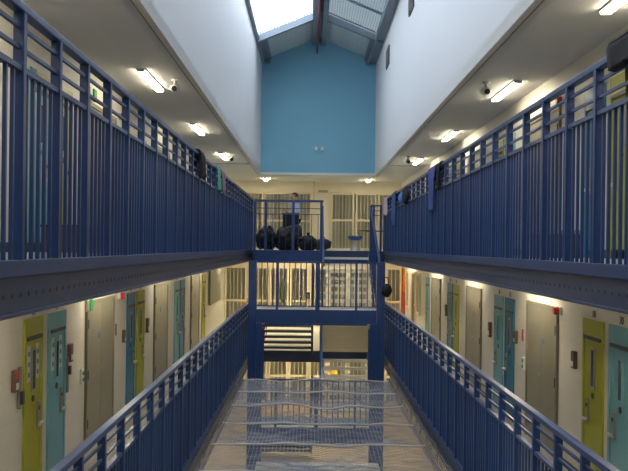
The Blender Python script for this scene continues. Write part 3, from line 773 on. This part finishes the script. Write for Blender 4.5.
# upper landing
gate(-2.9, -1.72, YGATE, 0.004, 2.05, 'cream barred gate at far left of the upper end landing', glass=True)
gate(-1.68, -.75, YGATE, 0.004, 2.05, 'cream barred gate behind the left of the platform', glass=True)
gate(-.70, .02, YGATE, 0.004, 2.05, 'cream barred gate directly behind the standing person', glass=True)
gate(.72, 1.56, YGATE, 0.004, 2.05, 'cream barred gate behind the navy stool', glass=True, mid=.52)
gate(1.62, 2.36, YGATE, 0.004, 2.05, 'cream barred gate behind the dark table', glass=True, mid=.52)
gate(2.42, 3.2, YGATE, 0.004, 2.05, 'cream barred gate at far right of the upper end landing', glass=True)
DN[0] += 1
d = thing('door_%d' % DN[0], (.37, YGATE, 0), 'plain cream door between the gates of the upper end landing', None, None, 'structure')
MB().box(.05, .11, YGATE-.05, YGATE+.05, 0.002, 2.43).box(.63, .69, YGATE-.05, YGATE+.05, 0.002, 2.43).box(.11, .63, YGATE-.05, YGATE+.05, 2.05, 2.43).build('frame', M['gloss'], d)
MB().box(.11, .63, YGATE-.02, YGATE+.02, .01, 2.05).build('leaf', M['creamflat'], d)
MB().cyl((.17, YGATE-.07, 1.0), (.17, YGATE-.02, 1.0), .02).build('handle', M['steel'], d)
struct(MB().box(LW, .05, YGATE-.04, YGATE+.04, 2.06, 2.43).build('trim_8', M['creamflat']))
struct(MB().box(.69, RW, YGATE-.04, YGATE+.04, 2.06, 2.43).build('trim_9', M['creamflat']))
struct(MB().box(-.04+.06, .05, YGATE-.04, YGATE+.04, 0.002, 2.06).build('trim_10', M['creamflat']))
t = thing('door_sign', (.36, 28.5, 1.96), 'small grey sign plate above the plain cream door', 'sign')
MB().box(.26, .60, YGATE-.075, YGATE-.05, 2.06, 2.15, .005).build('plate', M['slotgrey'], t)
t = thing('notice_board', (.1, 28.2, 1.2), 'yellowish paper notice hanging behind the platform railing', 'notice')
MB().box(-.02, .22, 28.20, 28.215, 1.25, 1.66).build('sheet', M['gloss'], t)
MB().box(-.03, .23, 28.195, 28.22, 1.66, 1.69).build('clip', M['brass'], t)
MB().cyl((.1, 28.2, 1.69), (.1, 28.2, H-.001), .006, n=6).build('cord', M['dark'], t)
# lower landing
xs = [-2.95, -2.15, -1.4, -.7, 0, .65, 1.35, 2.05, 2.62, 3.2]
nm = ['far left', 'second from left', 'third from left', 'fourth from left', 'left of centre', 'right of centre', 'fourth from right', 'third from right', 'second from right', 'far right']
for i, (a, b) in enumerate(zip(xs, xs[1:])):
    gate(a, b-.04, YGATE-1.2, ZL+.004, ZL+2.05, 'cream barred gate on the lower end landing, %s' % nm[i], mid=.42, panel=.0 if i else None, glass=True)
struct(MB().box(LW, RW, YGATE-1.24, YGATE-1.16, ZL+2.06, -.271).build('trim_11', M['gloss']))
# ground level
for i, (a, b) in enumerate(zip(xs, xs[1:])):
    gate(a, b-.04, YGATE-1.2, ZG+.004, ZG+2.05, 'cream barred gate on the ground floor, %s' % nm[i], mid=.45, glass=True)
struct(MB().box(LW, RW, YGATE-1.24, YGATE-1.16, ZG+2.06, ZL-.271).build('trim_12', M['gloss']))
# open cream hatch flap on the lower left, far end
t = thing('hatch_flap', (LW+.25, 24.0, ZL+.9), 'beige open hatch panel standing off the wall at far lower left', 'panel')
MB().box(LW+.02, LW+.08, 23.3, 25.9, ZL+1.0, ZL+2.05, .01).build('panel', M['greyd'], t)
MB().box(LW+.02, LW+.07, 23.25, 25.95, ZL+2.05, ZL+2.12).build('head_rail', M['brown'], t)
# odds and ends seen through the bars
def extinguisher(x, y, z, label, m='redd'):
    t = thing('fire_extinguisher', (x, y, z), label, 'fire extinguisher')
    MB().lathe([(.075, 0), (.08, .02), (.08, .42), (.05, .48), (.025, .50)], (x, y, z)).build('cylinder', M[m], t, True)
    MB().box(x-.02, x+.02, y-.08, y+.03, z+.50, z+.54).build('lever', M['dark'], t)
    MB().tube([(x+.03, y, z+.51), (x+.11, y, z+.45), (x+.11, y, z+.15)], .012).build('hose', M['dark'], t)
extinguisher(-1.36, 23.2, ZL+.001, 'red fire extinguisher on the lower end landing behind the left column')
t = thing('hanging_coat', (-.95, 26.9, ZL+.7), 'dark olive coat hanging on the gates of the lower end landing', 'coat')
lump((-.93, 27.58, ZL+1.18), .3, (.42, .22, 1.45), 2, .2).build('body', M['olivecloth'], t, True)
MB().tube([(-.93, 27.62, ZL+1.6), (-.93, 27.66, ZL+1.68)], .012).build('hook', M['steel'], t)
t = thing('lock_box', (-.05, 27.5, ZL+.9), 'small black lock box on the lower end landing gates', 'box')
MB().box(-.13, .0, 27.55, 27.65, ZL+.95, ZL+1.18, .01).build('case', M['dark'], t); MB().box(-.10, -.03, 27.54, 27.55, ZL+1.0, ZL+1.1).build('lid', M['brown'], t)
t = thing('caution_sign', (-2.3, 28.5, ZL), 'yellow folding caution board on the far lower left landing', 'sign')
for sg in (-1, 1): MB().bar((-2.3, 28.5+sg*.22, ZL+.01), (-2.3, 28.5+sg*.02, ZL+.85), .4, .025).build('panel', M['yellow'], t)
MB().cyl((-2.52, 28.5, ZL+.86), (-2.08, 28.5, ZL+.86), .018).build('hinge', M['dark'], t)
t = thing('yellow_notice', (.86, 27.62, ZG+1.0), 'small yellow notice on the ground floor gates behind the stair tower', 'notice')
MB().box(.76, .98, 27.60, 27.625, ZG+1.0, ZG+1.16).build('sheet', M['yellow'], t)
MB().box(.75, .99, 27.595, 27.63, ZG+1.16, ZG+1.18).build('clip', M['steel'], t)
# pale ground floor table in the void
t = thing('servery_table', (.05, 15.2, ZG), 'long pale table on the ground floor seen through the netting', 'table')
MB().box(-1.1, 1.5, 16.6, 17.1, ZG+.74, ZG+.79, .01).build('top', M['trim'], t)
for x in (-1.0, 1.4):
    for y in (16.68, 17.02): MB().box(x-.03, x+.03, y-.03, y+.03, ZG, ZG+.74).build('leg', M['blue'], t)

# ------------------------------------------------------------------ the person on the end landing
def skin_mesh(verts, edges, radii, root=0, sub=2):
    me = bpy.data.meshes.new('sk'); me.from_pydata(verts, edges, [])
    o = bpy.data.objects.new('sk', me); COL.objects.link(o)
    sk = o.modifiers.new('s', 'SKIN'); sk.use_smooth_shade = True
    for i, r in enumerate(radii):
        d = me.skin_vertices[0].data[i]; d.radius = r if isinstance(r, tuple) else (r, r); d.use_root = (i == root)
    ss = o.modifiers.new('b', 'SUBSURF'); ss.levels = sub
    dg = bpy.context.evaluated_depsgraph_get(); dg.update()
    mm = bpy.data.meshes.new_from_object(o.evaluated_get(dg))
    bpy.data.objects.remove(o)
    for p in mm.polygons: p.use_smooth = True
    return mm
class Sk:
    def __init__(s): s.v = []; s.e = []; s.r = []
    def add(s, p, r, par=None):
        s.v.append(p); s.r.append(r)
        if par is not None: s.e.append((par, len(s.v)-1))
        return len(s.v)-1
    def chain(s, par, pts):
        for p, r in pts: par = s.add(p, r, par)
        return par
def person(loc, rz, label):
    root = thing('person', loc, label, 'person'); root.rotation_euler.z = rz
    # local frame: faces -y
    b = Sk()
    pel = b.add((0, 0, .96), (.15, .11))
    ch = b.chain(pel, [((0, .0, 1.10), (.135, .10)), ((0, .0, 1.26), (.155, .11)), ((0, .01, 1.38), (.13, .09))])
    nk = b.chain(ch, [((0, .0, 1.47), (.058, .058)), ((0, -.01, 1.54), (.055, .06))])
    hd = b.chain(nk, [((0, -.02, 1.60), (.07, .085)), ((0, -.015, 1.67), (.078, .095)), ((0, -.005, 1.73), (.06, .075))])
    b.chain(len(b.v)-2, [((0, -.125, 1.655), .014)])
    for sx in (-1, 1):
        k = b.chain(pel, [((sx*.10, 0, .88), .088), ((sx*.11, -.01, .50), .06), ((sx*.11, .02, .28), .052), ((sx*.11, .03, .10), .038), ((sx*.115, -.04, .045), .038), ((sx*.12, -.14, .03), .028)])
        sh = b.chain(ch, [((sx*.17, .01, 1.40), .06), ((sx*.215, .02, 1.24), .046), ((sx*.225, .0, 1.10), .040)])
        wr = b.chain(sh, [((sx*.19, -.12, 1.14), .034), ((sx*.13, -.25, 1.20), .025)])
        pm = b.chain(wr, [((sx*.11, -.30, 1.215), (.034, .018))])
        for f in range(4):
            o = (f-1.5)*.017; l = (.9, 1, .95, .78)[f]
            b.chain(pm, [((sx*.10+o*.3, -.335, 1.225+o), .009), ((sx*.09+o*.3, -.335-.035*l, 1.222+o), .008), ((sx*.07+o*.3, -.345-.045*l, 1.212+o), .007)])
        b.chain(wr, [((sx*.10, -.275, 1.235), .011), ((sx*.075, -.295, 1.255), .009), ((sx*.065, -.315, 1.26), .008)])
    def put(name, me, m):
        me.name = name; me.materials.clear(); me.materials.append(M[m])
        o = bpy.data.objects.new(name, me); COL.objects.link(o); o.parent = root; WORLD[o.name] = WORLD[root.name]; return o
    put('body', skin_mesh(b.v, b.e, b.r), 'skin')
    t = Sk(); g = .016
    p0 = t.add((0, 0, .93), (.165, .125))
    c = t.chain(p0, [((0, 0, 1.10), (.15+.004, .115)), ((0, 0, 1.26), (.17, .125)), ((0, .01, 1.385), (.14, .10))])
    t.chain(c, [((0, 0, 1.455), (.07, .07))])
    for sx in (-1, 1): t.chain(c, [((sx*.17, .01, 1.40), .076), ((sx*.215, .02, 1.24), .064), ((sx*.224, .003, 1.13), .058)])
    put('shirt', skin_mesh(t.v, t.e, t.r), 'shirt')
    t = Sk(); p0 = t.add((0, 0, .95), (.16, .12))
    for sx in (-1, 1): t.chain(p0, [((sx*.10, 0, .87), .10), ((sx*.11, -.01, .50), .074), ((sx*.11, .02, .28), .066), ((sx*.11, .03, .09), .06)])
    put('trousers', skin_mesh(t.v, t.e, t.r), 'blackcloth')
    hb = MB().ball((0, .015, 1.70), .1, 3, (.86, 1.05, .86))
    dl = [v for v in hb.bm.verts if (v.co.y < -.045 and v.co.z < 1.72) or v.co.z < 1.62]
    bmesh.ops.delete(hb.bm, geom=dl, context='VERTS')
    h0 = bpy.data.meshes.new('h'); hb.bm.to_mesh(h0); hb.bm.free()
    ho = bpy.data.objects.new('h', h0); COL.objects.link(ho); md = ho.modifiers.new('s', 'SOLIDIFY'); md.thickness = .012
    dg = bpy.context.evaluated_depsgraph_get(); dg.update()
    me = bpy.data.meshes.new_from_object(ho.evaluated_get(dg)); bpy.data.objects.remove(ho); put('hair', me, 'hair')
    for sx in (-1, 1):
        e = MB().ball((sx*.032, -.098, 1.665), .012, 2); me = bpy.data.meshes.new('eye'); e.bm.to_mesh(me); e.bm.free(); put('eye', me, 'whitep')
        e = MB().ball((sx*.083, .0, 1.65), .022, 2, (.4, .8, 1.3)); me = bpy.data.meshes.new('ear'); e.bm.to_mesh(me); e.bm.free(); put('ear', me, 'skin')
        e = MB().box(sx*.115-.045, sx*.115+.045, -.18, .07, .002, .07, .02); me = bpy.data.meshes.new('shoe'); e.bm.to_mesh(me); e.bm.free(); put('shoe', me, 'dark')
    e = MB().ball((0, -.103, 1.612), .018, 2, (1.3, .4, .4)); me = bpy.data.meshes.new('mouth'); e.bm.to_mesh(me); e.bm.free(); put('mouth', me, 'brown')
person((-.52, 25.0, 0.002), R(-52), 'person in a light blue shirt standing behind the heap of bags, forearms raised')

# ------------------------------------------------------------------ daylight and camera
w = bpy.data.worlds.new('World'); SC.world = w; w.use_nodes = True
bg = w.node_tree.nodes['Background']; bg.inputs['Color'].default_value = (.82, .91, 1.0, 1); bg.inputs['Strength'].default_value = 8.3
pl = bpy.data.lights.new('skylight_portal', 'AREA'); pl.shape = 'RECTANGLE'; pl.size = 4.1; pl.size_y = YS-YN; pl.cycles.is_portal = True
po = bpy.data.objects.new('skylight_portal', pl); COL.objects.link(po); po.location = (.2, (YS+YN)/2, 7.05)

cam = bpy.data.cameras.new('camera'); co = bpy.data.objects.new('camera', cam); COL.objects.link(co)
cam.sensor_width = 36; cam.lens = 800/628*36; cam.clip_start = .05; cam.clip_end = 200
cam.shift_x = 3.5/628; cam.shift_y = 11.5/628
ROLL = .012
co.matrix_world = Matrix.Translation((0, 0, .09)) @ Matrix.Rotation(R(90), 4, 'X') @ Matrix.Rotation(ROLL, 4, 'Z')
SC.camera = co
SC.view_settings.view_transform = 'Standard'; SC.view_settings.look = 'None'
SC.view_settings.exposure = 0.15; SC.view_settings.gamma = 1; SC.view_settings.use_curve_mapping = False
SC.cycles.use_denoising = True
SC.cycles.max_bounces = 10; SC.cycles.diffuse_bounces = 5; SC.cycles.transparent_max_bounces = 16
SC.cycles.sample_clamp_indirect = 6; SC.cycles.caustics_reflective = False; SC.cycles.caustics_refractive = False
